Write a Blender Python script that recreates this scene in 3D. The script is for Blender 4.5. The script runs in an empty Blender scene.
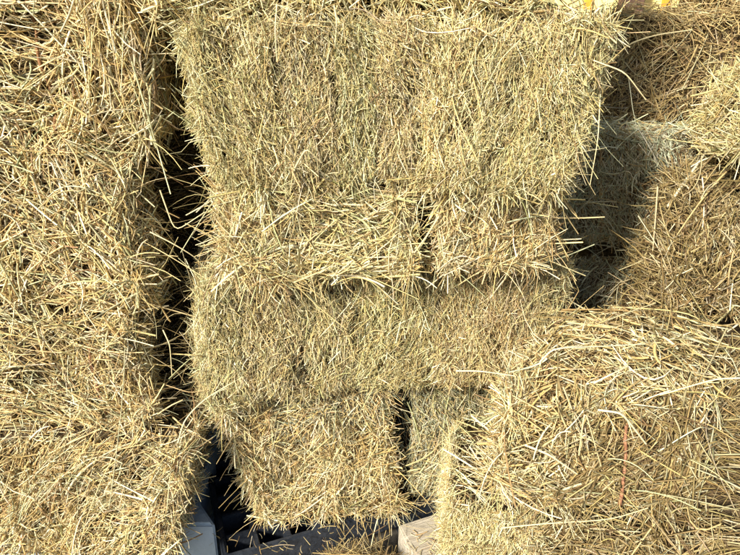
import bpy, bmesh, math, random
import numpy as np
from mathutils import Vector

R = math.radians
rng = np.random.default_rng(7)
random.seed(7)
scene = bpy.context.scene
COL = scene.collection

# ---------------------------------------------------------------- camera, sky, sun, exposure
CAMZ = 1.35
PITCH = R(20)
cam_d = bpy.data.cameras.new("camera")
cam = bpy.data.objects.new("camera", cam_d)
COL.objects.link(cam)
cam.location = (0, 0, CAMZ)
cam.rotation_euler = (R(90) - PITCH, 0, 0)
cam_d.sensor_width = 36.0
cam_d.lens = 36.0 * 560 / 740
cam_d.clip_start = 0.02
cam_d.clip_end = 200
scene.camera = cam

SUN_EL, SUN_AZ = 31.0, 38.5          # azimuth: how far the sun stands to the left of straight behind the camera
world = bpy.data.worlds.new("World")
scene.world = world
world.use_nodes = True
wn = world.node_tree
bg = wn.nodes["Background"]
sky = wn.nodes.new("ShaderNodeTexSky")
sky.sky_type = 'NISHITA'
sky.sun_disc = False
sky.sun_elevation = R(SUN_EL)
sky.sun_rotation = R(180 + SUN_AZ)
bg.inputs['Strength'].default_value = 0.095
wn.links.new(sky.outputs[0], bg.inputs['Color'])

sd = bpy.data.lights.new("sun", 'SUN')
sd.energy = 5.0
sd.angle = R(7)
sd.color = (1.0, 0.955, 0.87)
sun = bpy.data.objects.new("sun", sd)
COL.objects.link(sun)
sv = Vector((-math.sin(R(SUN_AZ)) * math.cos(R(SUN_EL)), -math.cos(R(SUN_AZ)) * math.cos(R(SUN_EL)), math.sin(R(SUN_EL))))
sun.rotation_euler = sv.to_track_quat('Z', 'Y').to_euler()
sun.location = sv * 6

scene.view_settings.view_transform = 'Standard'
scene.view_settings.look = 'None'
scene.view_settings.exposure = 0.87
scene.view_settings.gamma = 1.0

# ---------------------------------------------------------------- helpers
def new_mat(name):
    m = bpy.data.materials.new(name)
    m.use_nodes = True
    nt = m.node_tree
    return m, nt, nt.nodes["Principled BSDF"]

def mat_straw():
    m, nt, p = new_mat("straw")
    at = nt.nodes.new("ShaderNodeAttribute"); at.attribute_name = "tone"
    tc = nt.nodes.new("ShaderNodeTexCoord")
    nz = nt.nodes.new("ShaderNodeTexNoise"); nz.inputs['Scale'].default_value = 260
    nz.inputs['Detail'].default_value = 3
    nt.links.new(tc.outputs['Object'], nz.inputs['Vector'])
    mr = nt.nodes.new("ShaderNodeMapRange")
    mr.inputs['From Min'].default_value = .3; mr.inputs['From Max'].default_value = .7
    mr.inputs['To Min'].default_value = .72; mr.inputs['To Max'].default_value = 1.15
    nt.links.new(nz.outputs['Fac'], mr.inputs['Value'])
    mx = nt.nodes.new("ShaderNodeVectorMath"); mx.operation = 'SCALE'
    nt.links.new(at.outputs['Color'], mx.inputs[0])
    nt.links.new(mr.outputs[0], mx.inputs['Scale'])
    nt.links.new(mx.outputs[0], p.inputs['Base Color'])
    p.inputs['Roughness'].default_value = .55
    p.inputs['Specular IOR Level'].default_value = .28
    return m

def mat_noise(name, c1, c2, scale, rough=.8, bump=.0, bscale=60, spec=.3, detail=6):
    m, nt, p = new_mat(name)
    tc = nt.nodes.new("ShaderNodeTexCoord")
    nz = nt.nodes.new("ShaderNodeTexNoise")
    nz.inputs['Scale'].default_value = scale; nz.inputs['Detail'].default_value = detail
    nt.links.new(tc.outputs['Object'], nz.inputs['Vector'])
    cr = nt.nodes.new("ShaderNodeValToRGB")
    cr.color_ramp.elements[0].position = .35; cr.color_ramp.elements[0].color = (*c1, 1)
    cr.color_ramp.elements[1].position = .65; cr.color_ramp.elements[1].color = (*c2, 1)
    nt.links.new(nz.outputs['Fac'], cr.inputs[0])
    nt.links.new(cr.outputs[0], p.inputs['Base Color'])
    p.inputs['Roughness'].default_value = rough
    p.inputs['Specular IOR Level'].default_value = spec
    if bump:
        n2 = nt.nodes.new("ShaderNodeTexNoise"); n2.inputs['Scale'].default_value = bscale
        n2.inputs['Detail'].default_value = 8
        nt.links.new(tc.outputs['Object'], n2.inputs['Vector'])
        b = nt.nodes.new("ShaderNodeBump"); b.inputs['Strength'].default_value = bump
        b.inputs['Distance'].default_value = .01
        nt.links.new(n2.outputs['Fac'], b.inputs['Height'])
        nt.links.new(b.outputs[0], p.inputs['Normal'])
    return m

M_STRAW = mat_straw()
M_CHAFF_SHADED = mat_noise("shaded_chaff", (.04, .026, .012), (.15, .10, .045), 140, .9, .8, 220)  # core behind the straws; shade of the gaps put into its dark colour
M_BLACK = mat_noise("black_plastic", (.010, .013, .019), (.032, .037, .046), 16, .45, .35, 90, .5, 12)
M_GREY = mat_noise("grey_plastic", (.34, .42, .48), (.50, .58, .64), 7, .6, .3, 60, .4)
M_WOOD = mat_noise("worn_wood", (.34, .29, .21), (.56, .50, .39), 14, .85, .6, 70)
for n_ in list(M_WOOD.node_tree.nodes):
    if n_.type == 'TEX_NOISE':
        mp_ = M_WOOD.node_tree.nodes.new("ShaderNodeMapping"); mp_.inputs['Scale'].default_value = (.35, 5, 5)
        M_WOOD.node_tree.links.new(n_.inputs['Vector'].links[0].from_socket, mp_.inputs['Vector'])
        M_WOOD.node_tree.links.new(mp_.outputs[0], n_.inputs['Vector'])
M_GROUND = mat_noise("dusty_concrete", (.07, .06, .05), (.16, .14, .11), 12, .95, .5, 50)
M_YELLOW = mat_noise("yellow_sheet", (.80, .70, .22), (.88, .80, .32), 5, .6, .15, 20)
M_ORANGE = mat_noise("orange_paint", (.75, .30, .03), (.85, .40, .05), 9, .5, .1, 40)
M_BROWN = mat_noise("brown_post", (.08, .045, .03), (.14, .08, .05), 20, .8, .3, 60)
M_TW_O = mat_noise("orange_twine", (.28, .12, .06), (.42, .21, .11), 300, .7)
M_TW_B = mat_noise("brown_twine", (.20, .10, .04), (.34, .17, .07), 300, .8)

def nrm(v):
    return v / np.maximum(np.linalg.norm(v, axis=-1, keepdims=True), 1e-9)

class Noise:
    """smooth 3-d noise: a sum of random sines"""
    def __init__(s, freq, n=7, seed=0):
        g = np.random.default_rng(seed)
        s.k = nrm(g.normal(size=(n, 3))) * freq * g.uniform(.5, 1.6, (n, 1))
        s.ph = g.uniform(0, 6.28, n); s.n = n
    def __call__(s, p):
        return np.sin(p @ s.k.T + s.ph).sum(1) / math.sqrt(s.n) * 1.2

def link_mesh(name, parts, mats, parent=None, kind=None):
    """parts: list of (verts, quads, material index, tone or None)"""
    V = np.concatenate([p[0] for p in parts]).astype(np.float32)
    off, F, MI, T = 0, [], [], []
    for v, f, mi, t in parts:
        F.append(f + off); MI.append(np.full(len(f), mi, np.int32)); off += len(v)
        T.append(np.ones((len(v), 4), np.float32) if t is None else np.c_[t, np.ones(len(t))].astype(np.float32))
    F = np.concatenate(F).astype(np.int32); MI = np.concatenate(MI); T = np.concatenate(T)
    me = bpy.data.meshes.new(name)
    me.vertices.add(len(V)); me.vertices.foreach_set('co', V.ravel())
    me.loops.add(F.size); me.loops.foreach_set('vertex_index', F.ravel())
    me.polygons.add(len(F))
    me.polygons.foreach_set('loop_start', np.arange(0, F.size, 4, dtype=np.int32))
    me.polygons.foreach_set('material_index', MI)
    for m in mats: me.materials.append(m)
    a = me.attributes.new("tone", 'FLOAT_COLOR', 'POINT')
    a.data.foreach_set('color', T.ravel())
    me.update(calc_edges=True)
    o = bpy.data.objects.new(name, me)
    COL.objects.link(o)
    if parent: o.parent = parent
    if kind: o['kind'] = kind
    return o

# ---------------------------------------------------------------- straws
def straw_geo(P, D, BEND, L, W, flat, tone, K=3, N=None):
    """K-segment bent straws. P centre, D direction, BEND vector added as (s-.5)^2"""
    n = len(P)
    s = np.linspace(0, 1, K + 1)
    c = (s - .5)
    path = P[:, None, :] + D[:, None, :] * (c[None, :, None] * L[:, None, None]) \
        + BEND[:, None, :] * ((c ** 2)[None, :, None] * L[:, None, None])
    # broken kink in some
    if N is None:
        N = nrm(rng.normal(size=(n, 3)))
    side = nrm(np.cross(D, N)); up = np.cross(D, side)
    ang = np.array([0, 2.0944, 4.18879])
    taper = 1 - .35 * s ** 2
    off = (side[:, None, :] * np.cos(ang)[None, :, None] +
           up[:, None, :] * (np.sin(ang)[None, :, None] * flat[:, None, None])) * (W[:, None, None] * .5)
    V = path[:, :, None, :] + off[:, None, :, :] * taper[None, :, None, None]
    V = V.reshape(-1, 3)
    q = []
    for k in range(K):
        for j in range(3):
            j2 = (j + 1) % 3
            q.append([k * 3 + j, k * 3 + j2, (k + 1) * 3 + j2, (k + 1) * 3 + j])
    q = np.array(q)
    F = (q[None] + (np.arange(n) * 3 * (K + 1))[:, None, None]).reshape(-1, 4)
    # tone varies slightly along a straw
    g = rng.uniform(-.12, .12, (n, 1)) * np.linspace(-1, 1, K + 1)[None]
    T = tone[:, None, :] * (1 + g[:, :, None])
    T = np.repeat(T, 3, axis=1).reshape(-1, 3)
    return V, F, np.clip(T, 0, .95)

PAL = {   # colours of dry hay (one palette darkened by painted shade): pale gold, cream, gold, green-grey, olive, brown, rust
    'gold':  (np.array([[.72, .55, .25], [.82, .70, .42], [.60, .42, .16], [.48, .45, .24], [.36, .33, .15], [.30, .19, .08], [.84, .75, .47]]),
              np.array([.32, .20, .20, .09, .06, .07, .06])),
    'cut':   (np.array([[.64, .51, .23], [.76, .66, .38], [.58, .44, .17], [.54, .50, .24], [.40, .36, .15], [.26, .17, .07], [.84, .76, .48]]),
              np.array([.28, .22, .17, .14, .07, .05, .07])),
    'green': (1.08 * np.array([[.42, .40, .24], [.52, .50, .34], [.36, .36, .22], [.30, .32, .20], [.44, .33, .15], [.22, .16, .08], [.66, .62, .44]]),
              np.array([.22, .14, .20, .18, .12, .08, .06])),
    'shaded_olive': (.64 * np.array([[.58, .43, .18], [.72, .58, .30], [.44, .30, .11], [.38, .27, .10], [.30, .21, .08], [.20, .12, .05], [.80, .70, .42]]),  # browner hay, dimmed: the right stack's shade is put into its colour
              np.array([.22, .16, .20, .14, .12, .08, .08])),
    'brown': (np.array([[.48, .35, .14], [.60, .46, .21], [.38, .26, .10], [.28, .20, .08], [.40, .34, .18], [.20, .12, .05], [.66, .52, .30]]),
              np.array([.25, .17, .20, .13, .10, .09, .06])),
}
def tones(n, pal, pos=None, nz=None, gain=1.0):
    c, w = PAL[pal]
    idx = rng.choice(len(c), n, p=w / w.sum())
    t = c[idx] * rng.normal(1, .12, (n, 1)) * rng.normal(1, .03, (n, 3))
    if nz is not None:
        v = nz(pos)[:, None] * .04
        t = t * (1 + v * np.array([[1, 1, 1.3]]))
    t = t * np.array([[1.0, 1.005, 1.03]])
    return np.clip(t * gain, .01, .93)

def at(x, y, Y):
    dx, dy = (x - 370) / 560, (277.5 - y) / 560
    d = math.cos(PITCH) + dy * math.sin(PITCH)
    return (Y * dx / d, Y, CAMZ + Y * (-math.sin(PITCH) + dy * math.cos(PITCH)) / d)

# ---------------------------------------------------------------- one bale
FACES = {  # name: (normal axis, sign, u axis, v axis)
    'front': (1, -1, 0, 2), 'back': (1, 1, 0, 2), 'left': (0, -1, 1, 2),
    'right': (0, 1, 1, 2), 'top': (2, 1, 0, 1), 'bottom': (2, -1, 0, 1)}

class Bale:
    def __init__(s, label, corner, size, yaw=0, roll=0, pal='gold', group=None, lump=.012,
                 r=.05, seed=0, taper=0, seams=0, shear=0, dt=0, rough=.006, deep=.026, skew=0, grooves=(), ws=1.0):
        """corner: front-left-bottom corner; size: x,y,z"""
        s.sz = np.array(size, float); s.h = s.sz / 2
        s.yaw = R(yaw); s.roll = R(roll); s.corner = np.array(corner, float)
        s.pal = pal; s.r = r; s.lump = lump; s.seed = seed; s.taper = taper; s.seams = seams; s.shear = shear; s.dt = dt; s.deep = deep; s.skew = skew; s.grooves = grooves; s.ws = ws; s.rough = rough
        s.n6 = Noise(48, seed=seed * 13 + 7)
        s.n1 = Noise(9, seed=seed * 13 + 1); s.n2 = Noise(30, seed=seed * 13 + 2)
        s.n3 = Noise(14, seed=seed * 13 + 3); s.n4 = Noise(7, seed=seed * 13 + 4)
        s.n5 = Noise(75, seed=seed * 13 + 6)
        g = np.random.default_rng(seed + 50)
        s.seam_x = []
        if seams:
            s.seam_x = np.linspace(-s.h[0], s.h[0], seams + 2)[1:-1] + g.normal(0, .012, seams)
            s.seam_slope = g.normal(0.0, .08, seams)
        s.root = bpy.data.objects.new("hay_bale", None)
        COL.objects.link(s.root)
        cy, sy = math.cos(s.yaw), math.sin(s.yaw)
        c = s.corner + np.array([cy * s.h[0] - sy * s.h[1], sy * s.h[0] + cy * s.h[1], 0])
        s.root.location = c; s.root.rotation_euler = (0, s.roll, s.yaw)
        s.root.empty_display_size = .1
        s.root['label'] = label; s.root['category'] = 'hay bale'
        s.root['group'] = group or 'stacked hay bales'
        s.parts = []; s.stray = []
        s.core()
    def seamd(s, q):
        """0 away from flake seams, 1 in the seam"""
        d = np.zeros(len(q))
        for x, k in zip(s.seam_x, getattr(s, 'seam_slope', [])):
            xx = x + k * q[:, 2] + .006 * np.sin(q[:, 2] * 40 + x * 90)
            d = np.maximum(d, np.exp(-((q[:, 0] - xx) / .006) ** 2) * np.clip(.45 + .5 * np.sin(q[:, 2] * 23 + x * 50), 0, 1))
        return d
    def surf(s, q, inset=0.0):
        """q: points on the box surface (centred) -> rounded, lumpy surface point and normal"""
        hin = s.h - s.r
        inner = np.clip(q, -hin, hin)
        n = nrm(q - inner)
        p = inner + n * s.r
        amp = s.lump * (s.n1(q) * .9 + s.n2(q) * .45) + .0035 * s.n5(q)
        amp = amp - .010 * s.seamd(q) - s.rough * np.abs(s.n6(q)) + s.rough * .7
        for gu in s.grooves:     # where a tight twine bites in
            amp = amp - .020 * np.exp(-((q[:, 0] - (gu * 2 - 1) * s.h[0]) / .013) ** 2)
        p = p + n * (amp - inset)[:, None]
        if s.taper:     # the lower part narrower
            f = 1 - s.taper * (s.h[2] - p[:, 2]) / s.sz[2]
            p[:, 0] *= f
        if s.dt:        # narrower towards the back
            p[:, 0] *= 1 - s.dt * (p[:, 1] + s.h[1]) / s.sz[1]
        if s.skew:
            p[:, 0] += s.skew * (p[:, 1] + s.h[1])
        if s.shear:
            p[:, 0] += s.shear * p[:, 2]
        p = p + np.array([0, 0, s.h[2]])
        return p, n
    def core(s):
        for fn, (a, sg, u, v) in FACES.items():
            nu = max(8, int(s.sz[u] / .012)); nv = max(8, int(s.sz[v] / .012))
            U, Vv = np.meshgrid(np.linspace(-s.h[u], s.h[u], nu), np.linspace(-s.h[v], s.h[v], nv), indexing='ij')
            q = np.zeros((nu * nv, 3)); q[:, u] = U.ravel(); q[:, v] = Vv.ravel(); q[:, a] = sg * s.h[a]
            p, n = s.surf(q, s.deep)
            i = np.arange((nu - 1) * (nv - 1)); ii = i // (nv - 1); jj = i % (nv - 1)
            b = ii * nv + jj
            f = np.stack([b, b + nv, b + nv + 1, b + 1], 1)
            flip = (sg > 0) == (a == 1)
            if flip: f = f[:, ::-1]
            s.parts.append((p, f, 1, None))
    def sample(s, face, n, u0=0, u1=1, v0=0, v1=1, edge=0):
        a, sg, u, v = FACES[face]
        q = np.zeros((n, 3))
        q[:, u] = (rng.uniform(u0, u1, n) * 2 - 1) * s.h[u]
        q[:, v] = (rng.uniform(v0, v1, n) * 2 - 1) * s.h[v]
        q[:, a] = sg * s.h[a]
        return q
    def straws(s, face, n, length=(.03, .01), width=(.0014, .0004), angle=90, spread=25, flow=25,
               lift=(.08, .15), depth=(-.02, .004), bend=.25, pal=None, K=3, flat=(.35, 1.0),
               gravity=0.0, target=None, gain=1.0, wrap=.0, kink=0, clump=False, **rg):
        a, sg, u, v = FACES[face]
        q = s.sample(face, n, **rg)
        if s.seams and face == 'front':
            keep = rng.random(n) > s.seamd(q) * .7
            q = q[keep]; n = len(q)
        # patches with fewer straws
        keep = rng.random(n) < np.clip(.82 + .3 * s.n5(q) , .3, 1)
        if clump:
            keep &= (s.n6(q * 1.3) + .35 * rng.normal(size=n)) > .15
        q = q[keep]; n = len(q)
        p, nn = s.surf(q)
        eu = np.zeros(3); eu[u] = 1; ev = np.zeros(3); ev[v] = 1
        th = R(angle) + R(flow) * s.n3(q) + rng.normal(0, R(spread), n)
        if face in ('front', 'back', 'left', 'right') and length[0] > .028 and target is None:
            near = (s.h[u] - np.abs(q[:, u])) < length[0] * .4     # stems lie along an upright edge instead of crossing it
            th = np.where(near & (rng.random(n) < .55), R(90) + rng.normal(0, .45, n), th)
        t = np.cos(th)[:, None] * eu + np.sin(th)[:, None] * ev
        t = nrm(t - (t * nn).sum(1, keepdims=True) * nn)
        flipm = rng.random(n) < .5; t[flipm] *= -1
        e = rng.normal(lift[0], lift[1], n) + .09 * s.n5(q)
        d = nrm(t * np.cos(e)[:, None] + nn * np.sin(e)[:, None])
        L = np.clip(rng.lognormal(math.log(length[0]), length[1] / length[0], n), .006, .45)
        W = np.clip(s.ws * rng.normal(width[0], width[1] * 1.25, n), .0008, .0085)
        d0 = depth[0] * s.deep / .026
        dep = d0 + (depth[1] - d0) * rng.random(n) ** .8
        P = p + nn * dep[:, None] + d * (np.abs(np.sin(e)) * L * .42)[:, None]
        B = nrm(rng.normal(size=(n, 3))) * (np.abs(rng.normal(0, bend, n)))[:, None] \
            - nn * wrap
        B[:, 2] -= gravity * np.clip(np.abs(np.sin(e)), 0, 1)
        fl = rng.uniform(flat[0], flat[1], n)
        T = tones(n, pal or s.pal, q, s.n4, gain)
        if s.seams:      # flakes pressed from different swaths of the field
            fi = np.searchsorted(np.sort(s.seam_x), q[:, 0])
            fg = np.random.default_rng(s.seed + 90).normal(0, .05, (s.seams + 2, 1)) * np.array([[1, 1, 1]]) + np.random.default_rng(s.seed + 91).normal(0, .013, (s.seams + 2, 3))
            T = np.clip(T * (1 + fg[fi]), .01, .93)
        g = straw_geo(P, d, B, L, W, fl, T, K)
        (s.parts if target is None else target).append((g[0], g[1], 0, g[2]))
    def cut(s, face, n, **k):
        """cut side: short dense stems"""
        s.straws(face, int(n * .46), length=(.025, .012), width=(.0017, .0005), angle=92, spread=22, flow=18, lift=(.2, .26), bend=.5, depth=(-.022, .003), **k)
        s.straws(face, int(n * .20), length=(.016, .007), width=(.0020, .0006), angle=92, spread=45, flow=18, lift=(.6, .4), bend=.2, depth=(-.016, .004), K=2, **k)
        s.straws(face, int(n * .10), length=(.009, .004), width=(.0028, .0009), angle=80, spread=80, lift=(.2, .5), depth=(-.012, .004), K=2, flat=(.2, .5), **k)
        s.straws(face, int(n * .09), length=(.009, .004), width=(.0028, .0009), angle=80, spread=80, lift=(.2, .5), depth=(-.012, .004), K=2, flat=(.2, .5), **dict(k, pal='brown'))
        s.straws(face, int(n * .04), length=(.055, .025), width=(.0019, .0005), angle=88, spread=28, flow=18, lift=(.10, .12), bend=1.0, depth=(-.006, .006), K=5, **k)
    def long(s, face, n, angle=0, **k):
        k2 = dict(k); sp = k2.pop('spread', 32)
        s.straws(face, int(n * .30), length=(.065, .026), width=(.0034, .0010), angle=angle, spread=sp, flow=42, lift=(.05, .14), bend=.8, depth=(-.026, .004), K=4, wrap=.08, **k2)
        s.straws(face, int(n * .10), length=(.115, .04), width=(.0037, .0010), angle=angle, spread=sp * .8, flow=42, lift=(.04, .10), bend=.8, depth=(-.012, .007), K=6, wrap=.1, **k2)
        s.straws(face, int(n * .34), length=(.032, .012), width=(.0025, .0008), angle=angle + 20, spread=55, flow=40, lift=(.25, .35), bend=.3, depth=(-.022, .004), **k2)
        s.straws(face, int(n * .035), length=(.09, .035), width=(.0052, .0013), angle=angle, spread=sp, flow=42, lift=(.08, .12), bend=.35, depth=(-.01, .006), K=5, flat=(.12, .3), **k2)
    def brush(s, face, n, angle=90, **k):
        """stem ends poking outward and down"""
        s.straws(face, int(n * .5), length=(.032, .012), width=(.0025, .0007), angle=angle, spread=32, flow=25, lift=(.65, .3), bend=.4, depth=(-.026, .002), **k)
        s.straws(face, int(n * .2), length=(.055, .02), width=(.0027, .0007), angle=angle, spread=30, flow=30, lift=(.3, .2), bend=.5, depth=(-.014, .006), K=4, **k)
    def strays(s, face, n, length=(.06, .03), lift=(.5, .35), angle=90, spread=70, pal=None, **k):
        s.straws(face, n, length=length, width=k.pop('width', (.0026, .0007)), angle=angle, spread=spread, lift=lift, bend=k.pop('bend', .9),
                 depth=(-.008, .006), K=7, gravity=k.pop('gravity', .8), target=s.stray, pal=pal, **k)
    def edge_fringe(s, which, n, length=(.045, .02), down=.6, **k):
        """straws poking beyond an edge of the front face: which = left/right/top/bottom"""
        rg = {'left': dict(u0=0, u1=.05), 'right': dict(u0=.95, u1=1), 'top': dict(v0=.93, v1=1), 'bottom': dict(v0=0, v1=.08)}[which]
        ang = {'left': 0, 'right': 0, 'top': 90, 'bottom': 90}[which]
        s.straws('front', n, length=length, width=(.0025, .0007), angle=k.pop('angle', ang), spread=42, flow=30, lift=(.45, .35), bend=1.3, clump=True,
                 depth=(-.014, .004), K=6, gravity=down, target=s.stray, **rg, **k)
    def twine(s, mat, u, v0, v1, wob=.006, face='front', rad=.0022, out=.003, slant=0, label=None):
        a, sg, ua, va = FACES[face]
        n = 40
        v = np.linspace(v0, v1, n)
        q = np.zeros((n, 3)); q[:, a] = sg * s.h[a]
        q[:, ua] = (u * 2 - 1) * s.h[ua] + wob * np.sin(np.linspace(0, 5, n) + u * 9) + slant * np.linspace(-.5, .5, n)
        q[:, va] = (v * 2 - 1) * s.h[va]
        p, nn = s.surf(q)
        p = p + nn * out
        tube(p, rad, mat, 'twine', s.root)
    def hero(s, pts, w=.0026, tone=(.68, .56, .30)):
        """one long bent stem through world points"""
        P = np.array(pts, float); n = 14
        tt = np.linspace(0, len(P) - 1, n)
        Q = np.stack([np.interp(tt, np.arange(len(P)), P[:, k]) for k in range(3)], 1)
        for _ in range(2): Q[1:-1] = (Q[:-2] + 2 * Q[1:-1] + Q[2:]) / 4
        c = np.array(s.root.location); cy, sy = math.cos(-s.yaw), math.sin(-s.yaw)
        Q = Q - c; Q = np.stack([Q[:, 0] * cy - Q[:, 1] * sy, Q[:, 0] * sy + Q[:, 1] * cy, Q[:, 2]], 1)
        tg = nrm(np.gradient(Q, axis=0)); sd = nrm(np.cross(tg, [[.3, .9, .2]])); up = np.cross(tg, sd)
        V = []
        for i in range(n):
            rr = w * .5 * (1 - .4 * i / n)
            for a in (0, 1.2566, 2.5133, 3.7699, 5.0265):
                V.append(Q[i] + sd[i] * math.cos(a) * rr + up[i] * math.sin(a) * rr)
        F = [[i * 5 + j, i * 5 + (j + 1) % 5, (i + 1) * 5 + (j + 1) % 5, (i + 1) * 5 + j] for i in range(n - 1) for j in range(5)]
        s.stray.append((np.array(V), np.array(F), 0, np.tile(np.array([tone]), (len(V), 1))))
    def finish(s):
        link_mesh("compressed_hay", s.parts, [M_STRAW, M_CHAFF_SHADED], s.root)
        if s.stray:
            link_mesh("loose_strands", s.stray, [M_STRAW], s.root)

def tube(pts, rad, mat, name, parent, sides=7, twist=True):
    pts = np.array(pts, float); n = len(pts)
    tg = nrm(np.gradient(pts, axis=0))
    ref = np.tile(np.array([[0.31, .2, .93]]), (n, 1)); ref = nrm(ref - (ref * tg).sum(1, keepdims=True) * tg)
    ot = np.cross(tg, ref)
    V, F = [], []
    for i in range(n):
        for j in range(sides):
            a = 6.2832 * j / sides
            rr = rad * (1 + (.25 * math.sin(2 * a + i * 1.3) if twist else 0))
            V.append(pts[i] + ref[i] * math.cos(a) * rr + ot[i] * math.sin(a) * rr)
    for i in range(n - 1):
        for j in range(sides):
            j2 = (j + 1) % sides
            F.append([i * sides + j, i * sides + j2, (i + 1) * sides + j2, (i + 1) * sides + j])
    return link_mesh(name, [(np.array(V), np.array(F), 0, None)], [mat], parent)

def boxes_obj(name, boxes, mat, parent=None, bevel=.004, loc=(0, 0, 0), yaw=0):
    """boxes: (x0,x1,y0,y1,z0,z1) joined in one mesh"""
    bm = bmesh.new()
    for x0, x1, y0, y1, z0, z1 in boxes:
        r = bmesh.ops.create_cube(bm, size=1)
        for v in r['verts']:
            v.co = Vector(((x0 + x1) / 2 + v.co.x * (x1 - x0), (y0 + y1) / 2 + v.co.y * (y1 - y0), (z0 + z1) / 2 + v.co.z * (z1 - z0)))
    if bevel:
        bmesh.ops.bevel(bm, geom=bm.edges[:], offset=bevel, segments=2, affect='EDGES', clamp_overlap=True)
    me = bpy.data.meshes.new(name); bm.to_mesh(me); bm.free()
    me.materials.append(mat)
    o = bpy.data.objects.new(name, me); COL.objects.link(o)
    o.location = loc; o.rotation_euler = (0, 0, R(yaw))
    if parent: o.parent = parent
    return o

def empty(name, loc, yaw, label, cat, group=None):
    o = bpy.data.objects.new(name, None); COL.objects.link(o)
    o.location = loc; o.rotation_euler = (0, 0, R(yaw)); o['label'] = label; o['category'] = cat
    if group: o['group'] = group
    return o

# ---------------------------------------------------------------- the setting
bm = bmesh.new()
bmesh.ops.create_grid(bm, x_segments=4, y_segments=4, size=30)
me = bpy.data.meshes.new("ground"); bm.to_mesh(me); bm.free(); me.materials.append(M_GROUND)
g = bpy.data.objects.new("ground", me); COL.objects.link(g); g['kind'] = 'structure'

w = empty("sheet_wall", (0, 2.95, 0), 0, "pale yellow sheet wall with orange uprights behind the stacked bales", "wall")
boxes_obj("sheet_panel", [(-4, 4, 0, .05, 0, 3.2)], M_YELLOW, w, 0)
for x in (1.03, 1.40, 2.2, .2, -.8):
    boxes_obj("upright", [(x - .016, x + .016, -.03, -.002, 0, 3.2)], M_ORANGE, w, .003)
po = boxes_obj("wooden_post", [(-.05, .05, -.03, .03, 0, 2.4)], M_BROWN, None, .004, (1.20, 2.85, 0))
po['label'] = "dark brown post standing against the yellow wall between orange uprights"; po['category'] = "post"

# ---------------------------------------------------------------- pallets and block under the stacks
pal = empty("plastic_pallet", (-.385, 1.135, 0), 22, "black plastic pallet with open cells under the middle stack", "pallet", None)
LX, LY, H = 1.2, .85, .15
deck = []
t = .014
xs = [0, .085] + [.085 + .088 * i for i in range(1, 13)] + [LX]
for x in xs:
    x = min(x, LX - t)
    deck.append((x, x + t, t, LY - t, .085, H - .004))
for i in range(10):
    y = min(.085 * i + .07, LY - t * 2)
    deck.append((t + .001, LX - t - .001, y, y + t, .087, H - .007))
boxes_obj("deck", deck, M_BLACK, pal, .002)
boxes_obj("rim", [(0, LX, -.004, t, .07, H), (0, LX, LY - t, LY, .07, H), (-.002, t - .002, t, LY - t, .072, H - .001), (LX - t + .002, LX + .002, t, LY - t, .072, H - .001)], M_BLACK, pal, .005)
boxes_obj("deck_floor", [(t, LX - t, t, LY - t, .07, .078)], M_BLACK, pal, 0)
for fx in (.0, .52, 1.04):
    for fy in (.0, .36, .70):
        boxes_obj("foot", [(fx + .004, fx + .156, fy + .001, fy + .146, 0, .0695)], M_BLACK, pal, .008)

gp = empty("plastic_pallet", (-1.35, 1.215, 0), 0, "blue grey plastic pallet with a smooth slanted corner under the left stack", "pallet")
bm = bmesh.new()
plan = [(0, 0), (.925, 0), (.84, .11), (.84, .8), (0, .8)]
va = [bm.verts.new((x, y, .012)) for x, y in plan]; vb = [bm.verts.new((x, y, .185)) for x, y in plan]
bm.faces.new(va); bm.faces.new(vb[::-1])
for i in range(5):
    bm.faces.new((va[i], vb[i], vb[(i + 1) % 5], va[(i + 1) % 5]))
bmesh.ops.recalc_face_normals(bm, faces=bm.faces[:])
bmesh.ops.bevel(bm, geom=bm.edges[:], offset=.008, segments=3, affect='EDGES')
me = bpy.data.meshes.new("pallet_block"); bm.to_mesh(me); bm.free(); me.materials.append(M_GREY)
o = bpy.data.objects.new("deck", me); COL.objects.link(o); o.parent = gp
boxes_obj("foot", [(.0, .16, .02, .7, 0, .0115)], M_GREY, gp, 0)
boxes_obj("foot", [(.75, .90, .02, .7, 0, .0115)], M_GREY, gp, 0)

wb = boxes_obj("wooden_block", [(0, .62, -.34, 0, 0, .13)], M_WOOD, None, .006, (.080, 1.272, 0), 22)
wb['label'] = "worn brown wooden block on the ground under the lower right bale"; wb['category'] = "block"

# ---------------------------------------------------------------- the bales
def side_cover(b, faces, n=900, style='long', **k):
    for f in faces:
        getattr(b, style)(f, n, **k)

# ---- left stack
b = Bale("topmost bale of the left stack, long pale straws with a brown twine", (-1.32, 1.17, 1.19), (.90, .45, .43), seed=1, ws=1.14, dt=.16, grooves=(.735,), r=.085, lump=.022)
b.long('front', 5200, 10, u0=.3); b.long('right', 2600, 60); b.long('top', 700); b.long('left', 500); b.long('front', 800, 5, u1=.3)
b.strays('front', 260, u0=.3, length=(.09, .04), lift=(.3, .3), angle=70); b.edge_fringe('right', 110, length=(.07, .05)); b.edge_fringe('bottom', 160)
b.straws('front', 110, length=(.2, .05), width=(.0024, .0006), angle=102, spread=12, flow=8, lift=(.05, .06), depth=(.002, .012), K=8, bend=.5, u0=.84, u1=.97, target=b.stray)
b.twine(M_TW_B, .735, .02, .95, out=.010, rad=.003)
b.finish()
b = Bale("second bale down in the left stack, bristling with thick pale stems", (-1.365, 1.15, .815), (.895, .46, .43), seed=2, ws=1.12, dt=.36, grooves=(.72,), r=.095, lump=.024)
b.long('front', 6000, 5, u0=.25, spread=45); b.long('right', 2600, 20); b.long('left', 400); b.long('top', 400)
b.strays('front', 300, u0=.3, length=(.08, .04), lift=(.35, .3)); b.edge_fringe('right', 150, length=(.05, .045))
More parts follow.
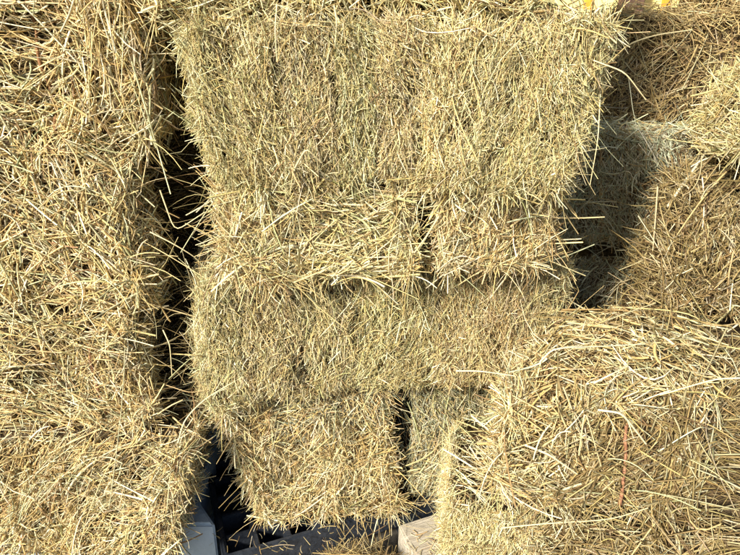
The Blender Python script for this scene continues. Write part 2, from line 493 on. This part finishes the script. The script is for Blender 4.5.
b.hero([at(150, 232, 1.11), at(172, 243, 1.1), at(192, 255, 1.11), at(200, 262, 1.12)], .003)
b.hero([at(160, 190, 1.1), at(175, 232, 1.09), at(205, 212, 1.1)], .003)
b.hero([at(163, 330, 1.12), at(170, 345, 1.1), at(172, 375, 1.11)], .003)
b.finish()
b = Bale("third bale down in the left stack, with an orange twine near its end", (-1.39, 1.14, .515), (.895, .46, .345), seed=3, ws=1.0, dt=.36, grooves=(.845,), r=.085, lump=.022)
b.long('front', 5500, 5, u0=.2); b.brush('front', 2500, 60, u0=.78); b.long('right', 2600, 20); b.long('left', 300); b.long('top', 300)
b.strays('front', 200, u0=.3, length=(.07, .03), lift=(.3, .3)); b.edge_fringe('right', 130, length=(.045, .04)); b.edge_fringe('bottom', 140)
b.twine(M_TW_O, .845, .05, .98, out=.009, rad=.0026, slant=.01)
b.finish()
b = Bale("bottom bale of the left stack, its frayed corner over the blue grey pallet", (-1.33, 1.11, .145), (.935, .5, .40), seed=4, r=.07, lump=.018, yaw=-1, taper=.29, dt=.2)
b.long('front', 5500, 70, u0=.2); b.brush('front', 6500, 65, u0=.45); b.brush('right', 4500, 70); b.long('top', 1500); b.long('left', 300)
b.strays('front', 220, u0=.35, length=(.07, .03), lift=(.4, .3)); b.edge_fringe('right', 420, length=(.05, .02)); b.edge_fringe('bottom', 400)
b.finish()

# ---- middle stack
b = Bale("uppermost hay bale on the big bale, mostly above the picture", (-.41, 1.15, 1.452), (.74, .42, .34), seed=5, pal='cut', r=.04)
b.long('front', 5000, 5); b.long('bottom', 900); b.long('right', 900, 10); b.long('left', 700); b.long('top', 300)
b.edge_fringe('bottom', 700, length=(.045, .02), down=.8); b.strays('front', 120, v1=.4)
b.finish()
b = Bale("unseen bale added above the middle stack to shade the brown bale at the back right", (-.43, 1.16, 1.79), (.77, .42, .36), seed=25, r=.05)  # added out of view so that its shadow falls on the back right bale
b.long('front', 2200, 5); b.long('right', 700, 10); b.long('left', 700); b.long('top', 900)
b.finish()
b = Bale("big bale high in the middle stack with fine cut hay facing front", (-.39, 1.12, 1.105), (.875, .45, .362), seed=6, pal='cut', r=.075, lump=.010, taper=.17, seams=8, rough=.004)
b.cut('front', 56000); b.cut('right', 9000); b.cut('left', 9000); b.long('top', 1800, pal='gold'); b.long('bottom', 1200)
b.strays('front', 420, length=(.05, .025), lift=(.3, .25), angle=80, spread=40, pal='gold', bend=.7, gravity=.4)
b.edge_fringe('right', 500, length=(.045, .02)); b.edge_fringe('left', 300, length=(.04, .015)); b.edge_fringe('top', 500, length=(.06, .03), pal='gold', down=1.0)
b.edge_fringe('bottom', 1500, length=(.045, .02), down=1.0, pal='cut')
b.hero([at(592, 60, 1.12), at(625, 72, 1.09), at(646, 100, 1.1)], .003)
b.hero([at(334, 5, 1.10), at(337, 22, 1.085), at(335, 46, 1.09)], .0032)
b.hero([at(277, 5, 1.10), at(275, 30, 1.085), at(277, 62, 1.09)], .0032)
b.hero([at(295, 168, 1.09), at(306, 148, 1.07), at(322, 163, 1.09)], .004)
b.hero([at(600, 100, 1.12), at(598, 140, 1.09), at(590, 185, 1.1)], .0026)
b.hero([at(520, 40, 1.09), at(500, 60, 1.08), at(482, 95, 1.09)], .0024)
b.finish()
b = Bale("thin bale with sideways straws and two faded twines beneath the big bale", (-.325, 1.15, .915), (.435, .45, .22), seed=7, grooves=(.33, .80), r=.035, lump=.010)
b.strays('left', 130, length=(.07, .03), pal='brown', bend=2.2, width=(.0014, .0004), u1=.3, lift=(.5, .5))
b.long('front', 5600, 14, spread=42, pal='cut'); b.long('left', 2200, 20); b.long('right', 900); b.long('top', 300)
b.strays('front', 150, length=(.07, .03), lift=(.2, .2), angle=10); b.edge_fringe('bottom', 380, length=(.06, .02)); b.edge_fringe('left', 240, length=(.05, .02))
b.straws('front', 500, length=(.10, .03), width=(.002, .0005), angle=115, spread=22, lift=(.08, .08), depth=(-.004, .006), K=6, bend=.5, u0=0, u1=.4)
b.twine(M_TW_O, .33, .05, .95, out=.007, rad=.0022); b.twine(M_TW_O, .80, .05, .95, out=.007, rad=.0022)
b.finish()
b = Bale("golden bale end under the right half of the big bale", (.135, 1.155, .915), (.30, .45, .22), seed=8, r=.05, lump=.012, pal='gold', yaw=10)
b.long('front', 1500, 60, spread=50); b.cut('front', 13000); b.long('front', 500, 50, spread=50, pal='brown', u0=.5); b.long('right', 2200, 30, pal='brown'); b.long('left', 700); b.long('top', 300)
b.edge_fringe('right', 260, length=(.06, .02), pal='brown'); b.edge_fringe('bottom', 260)
b.finish()
b = Bale("wide bale with fine cut hay in the lower middle, right end in shade", (-.40, 1.165, .575), (.93, .43, .355), seed=9, rough=.004, yaw=10, pal='cut', r=.06, lump=.010, seams=7)
b.strays('left', 150, length=(.07, .03), pal='brown', bend=2.2, width=(.0014, .0004), u1=.3, lift=(.5, .5))
b.cut('front', 40000); b.cut('front', 9000, u0=.5, pal='brown'); b.cut('right', 7000, pal='brown'); b.cut('left', 8000); b.long('top', 1500)  # right half: browner hay that also paints in the end's shade
b.strays('front', 260, length=(.045, .02), lift=(.25, .2), angle=85, spread=35, bend=.6, gravity=.3); b.edge_fringe('left', 260, length=(.04, .015))
b.edge_fringe('right', 200); b.edge_fringe('top', 240, length=(.05, .02))
b.hero([at(178, 443, 1.08), at(184, 420, 1.09), at(205, 398, 1.12), at(255, 370, 1.175)], .004, (.76, .64, .34))
b.hero([at(166, 385, 1.15), at(190, 393, 1.15), at(217, 388, 1.17)], .0022, (.6, .42, .2))
b.hero([at(150, 355, 1.12), at(178, 372, 1.14), at(186, 385, 1.16)], .0018, (.6, .45, .22))
b.finish()
b = Bale("shaggy pale bale end resting on the black pallet", (-.37, 1.195, .152), (.475, .45, .425), seed=10, yaw=14, r=.05, lump=.018, taper=.1, shear=-.13)
b.brush('front', 9000, 80); b.long('front', 3600, 60, spread=50); b.brush('left', 7000, 80, pal='cut'); b.long('top', 500); b.brush('right', 1500)
b.strays('front', 300, length=(.06, .03), lift=(.6, .3)); b.edge_fringe('bottom', 520, length=(.055, .02), down=.9); b.edge_fringe('right', 200); b.edge_fringe('left', 160)
b.straws('front', 350, length=(.07, .03), pal='green', width=(.002, .0005), angle=20, spread=50, depth=(-.004, .004), K=4, v0=.72, u0=.3)
b.finish()
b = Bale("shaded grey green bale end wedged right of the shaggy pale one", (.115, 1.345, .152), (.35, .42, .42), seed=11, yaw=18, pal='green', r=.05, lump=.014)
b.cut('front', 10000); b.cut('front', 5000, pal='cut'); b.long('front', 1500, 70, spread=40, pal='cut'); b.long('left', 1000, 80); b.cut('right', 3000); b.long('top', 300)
b.strays('front', 160, length=(.05, .02)); b.edge_fringe('bottom', 300)
b.finish()

# ---- right stack
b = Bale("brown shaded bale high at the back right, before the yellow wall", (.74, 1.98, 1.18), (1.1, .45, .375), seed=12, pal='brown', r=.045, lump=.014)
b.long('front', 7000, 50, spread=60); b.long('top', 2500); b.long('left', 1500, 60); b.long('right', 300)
b.strays('front', 260, length=(.07, .03)); b.edge_fringe('top', 260, length=(.04, .02), down=.4)
b.hero([at(612, 62, 1.92), at(628, 44, 1.88), at(655, 35, 1.88), at(692, 30, 1.92)], .006)
b.finish()
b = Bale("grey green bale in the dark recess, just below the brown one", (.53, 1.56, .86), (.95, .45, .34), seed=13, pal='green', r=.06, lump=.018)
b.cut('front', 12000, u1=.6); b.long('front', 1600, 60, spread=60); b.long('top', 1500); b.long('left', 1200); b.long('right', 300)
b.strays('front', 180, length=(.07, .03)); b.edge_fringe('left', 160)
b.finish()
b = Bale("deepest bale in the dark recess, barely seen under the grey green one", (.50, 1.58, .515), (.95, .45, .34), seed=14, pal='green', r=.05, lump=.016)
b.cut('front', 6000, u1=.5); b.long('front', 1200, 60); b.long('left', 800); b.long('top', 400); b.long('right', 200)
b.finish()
b = Bale("big loose bale in the right foreground with brown and orange twines", (.215, .945, .465), (.445, .46, .305), seed=15, ws=1.12, yaw=-2, grooves=(.22, .66), taper=.05, skew=.55, r=.125, lump=.028, rough=.022, deep=.044)
b.long('front', 1300, 20, spread=60, pal='gold', u1=.52); b.long('front', 1000, 20, spread=60, pal='shaded_olive', u1=.6); b.straws('front', 1500, length=(.040, .016), width=(.0032, .0009), angle=75, spread=30, flow=25, lift=(.35, .3), bend=.5, depth=(-.03, .004), u0=.4, pal='shaded_olive'); b.long('front', 1300, 70, spread=50, pal='shaded_olive', u0=.4); b.long('front', 900, 85, spread=25, u0=.2, v1=.6, pal='shaded_olive')  # right half takes dimmed straws, its shade put into the colour
b.brush('front', 1400, 100, pal='gold', u1=.5); b.brush('left', 4000, 20); b.long('top', 1500, 10, spread=30); b.long('top', 1800, 10, spread=30, pal='shaded_olive'); b.brush('top', 1500, 150, pal='gold', v1=.5); b.long('right', 600)
b.strays('front', 240, length=(.09, .04), lift=(.35, .3)); b.edge_fringe('left', 360, length=(.055, .02)); b.edge_fringe('top', 420, length=(.06, .03)); b.edge_fringe('bottom', 420, length=(.07, .03))
b.straws('front', 120, length=(.15, .04), width=(.0026, .0006), angle=-8, spread=18, lift=(.06, .06), depth=(.0, .012), K=8, bend=.4, v0=.05, v1=.35, u1=.7, target=b.stray)
b.twine(M_TW_B, .22, .1, .98, out=.009, rad=.0026); b.twine(M_TW_O, .66, .05, .9, out=.012, rad=.0035, slant=-.02)
b.hero([at(579, 455, .90), at(582, 430, .88), at(585, 408, .87), at(592, 435, .88), at(601, 466, .89)], .0034)
b.hero([at(598, 410, .88), at(622, 413, .87), at(646, 444, .88)], .005, (.74, .64, .38))
b.hero([at(525, 445, .91), at(550, 455, .89), at(577, 474, .9)], .005, (.74, .64, .38))
b.hero([at(501, 528, .9), at(550, 523, .88), at(610, 520, .88), at(648, 508, .89)], .0032)
b.hero([at(594, 383, .9), at(610, 375, .89), at(628, 366, .92)], .0042, (.74, .64, .38))
b.hero([at(456, 371, .93), at(480, 371, .92), at(515, 376, .92)], .0034, (.74, .64, .38))
b.hero([at(540, 362, .96), at(553, 348, .95), at(590, 347, .97), at(645, 344, 1.0)], .0038, (.74, .64, .38))
b.hero([at(740, 378, .9), at(715, 379, .9), at(660, 395, .89)], .0036, (.74, .64, .38))
b.finish()
b = Bale("low bale of cut hay in the foreground beside the wooden block", (.165, 1.0, .135), (.43, .40, .31), seed=16, yaw=-9, pal='cut', r=.04, lump=.012)
b.cut('front', 16000, u1=.5); b.cut('left', 16000); b.long('top', 900); b.long('front', 2400, 40, u0=.32, spread=60, pal='shaded_olive'); b.brush('front', 1400, 60, u0=.4, pal='shaded_olive'); b.cut('right', 500)
b.edge_fringe('left', 340, length=(.03, .01)); b.strays('front', 160, length=(.05, .02))
b.finish()
b = Bale("corner of a frayed bale low at the extreme right foreground", (.60, .80, .145), (.45, .40, .405), seed=17, yaw=-4, pal='shaded_olive', r=.10, lump=.02, rough=.015, deep=.038)
b.long('front', 2600, 20, spread=60); b.brush('front', 900, 60); b.long('top', 2200); b.long('left', 2000); b.long('right', 200)
b.strays('top', 120, length=(.06, .03)); b.edge_fringe('top', 200)
b.finish()
b = Bale("bale with stiff cut stems on the right stack, above the foreground bale", (.685, 1.20, .785), (.62, .42, .35), seed=18, yaw=6, pal='shaded_olive', r=.10, lump=.024, rough=.026, deep=.046, shear=.12, skew=.5)
b.cut('front', 5000); b.straws('front', 3600, length=(.030, .012), width=(.0032, .0009), angle=45, spread=28, flow=25, lift=(.45, .35), bend=.4, depth=(-.02, .004)); b.brush('front', 1200, 50); b.long('front', 1500, 60, spread=35); b.long('front', 500, 60, spread=35, pal='gold'); b.long('left', 1800, 30); b.long('top', 1800); b.long('right', 300); b.brush('left', 1500, 40)
b.strays('front', 200, length=(.07, .03), angle=60); b.edge_fringe('left', 360, length=(.06, .02)); b.edge_fringe('top', 260)
b.finish()
b = Bale("dim bale at the right edge between the foreground bale and the frayed corner bale", (.72, 1.15, .47), (.6, .42, .31), seed=20, pal='shaded_olive', r=.05, lump=.02, rough=.015, deep=.036)
b.long('front', 2600, 40, spread=50); b.brush('front', 1500, 60); b.long('left', 900); b.long('top', 500); b.long('right', 200)
b.strays('front', 120)
b.finish()
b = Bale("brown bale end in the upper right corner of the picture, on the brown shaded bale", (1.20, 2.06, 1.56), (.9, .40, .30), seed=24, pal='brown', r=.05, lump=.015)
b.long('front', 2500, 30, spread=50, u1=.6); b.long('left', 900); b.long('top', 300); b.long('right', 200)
b.finish()
b = Bale("topmost bale of the right stack, a cut face at the picture's edge", (.755, 1.17, 1.15), (.60, .42, .24), seed=19, yaw=6, shear=.3, skew=.5, pal='cut', r=.08, lump=.012)
b.cut('front', 22000); b.long('left', 1500); b.long('top', 1800, pal='brown'); b.long('right', 200)
b.edge_fringe('left', 200); b.edge_fringe('bottom', 260)
b.finish()

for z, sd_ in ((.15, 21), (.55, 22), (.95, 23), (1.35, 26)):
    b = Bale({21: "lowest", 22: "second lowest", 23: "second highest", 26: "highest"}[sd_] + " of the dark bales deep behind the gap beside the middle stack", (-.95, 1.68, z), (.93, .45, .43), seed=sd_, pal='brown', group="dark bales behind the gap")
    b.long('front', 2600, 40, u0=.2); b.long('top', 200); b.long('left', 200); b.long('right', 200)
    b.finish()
# ---------------------------------------------------------------- loose straw on the ground in front of the black pallet
def heap(name, label, cx, cy, rx, ry, z0, hz, n, pal, ln=.07, tilt=.15, yaw=0):
    a = rng.uniform(0, 6.283, n); rr = np.sqrt(rng.random(n))
    X = rx * rr * np.cos(a); Y = ry * rr * np.sin(a); c, s_ = math.cos(R(yaw)), math.sin(R(yaw))
    P = np.stack([cx + X * c - Y * s_, cy + X * s_ + Y * c, np.zeros(n)], 1)
    P[:, 2] = z0 + hz * (1 - rr ** 2) * rng.random(n) + .003
    D = nrm(np.c_[rng.normal(size=(n, 2)), rng.normal(0, tilt, n)])
    L = np.clip(rng.lognormal(math.log(ln), .5, n), .012, .2)
    T = tones(n, pal)
    Bn = nrm(rng.normal(size=(n, 3))) * np.abs(rng.normal(0, .9, n))[:, None]; Bn[:, 2] = np.abs(Bn[:, 2]) * (.2 if hz < .02 else 1)
    g = straw_geo(P, D, Bn, L, np.clip(rng.normal(.0022, .0006, n), .001, .004), rng.uniform(.3, 1, n), T, 5)
    o = link_mesh(name, [(g[0], g[1], 0, g[2])], [M_STRAW], None, 'stuff')
    o['label'] = label; o['category'] = "straw"
heap("loose_straw", "loose straw scattered on the ground before the black pallet", -.045, 1.15, .17, .10, 0, .16, 1200, 'brown', .085, .22, 22)
heap("straw_litter", "short bits of straw fallen on the black pallet deck", -.10, 1.32, .36, .13, .15, .006, 170, 'brown', .022, .05, 22)
heap("straw_litter", "short bits of straw fallen on the wooden block", .23, 1.20, .14, .09, .13, .004, 110, 'gold', .03, .04, 22)
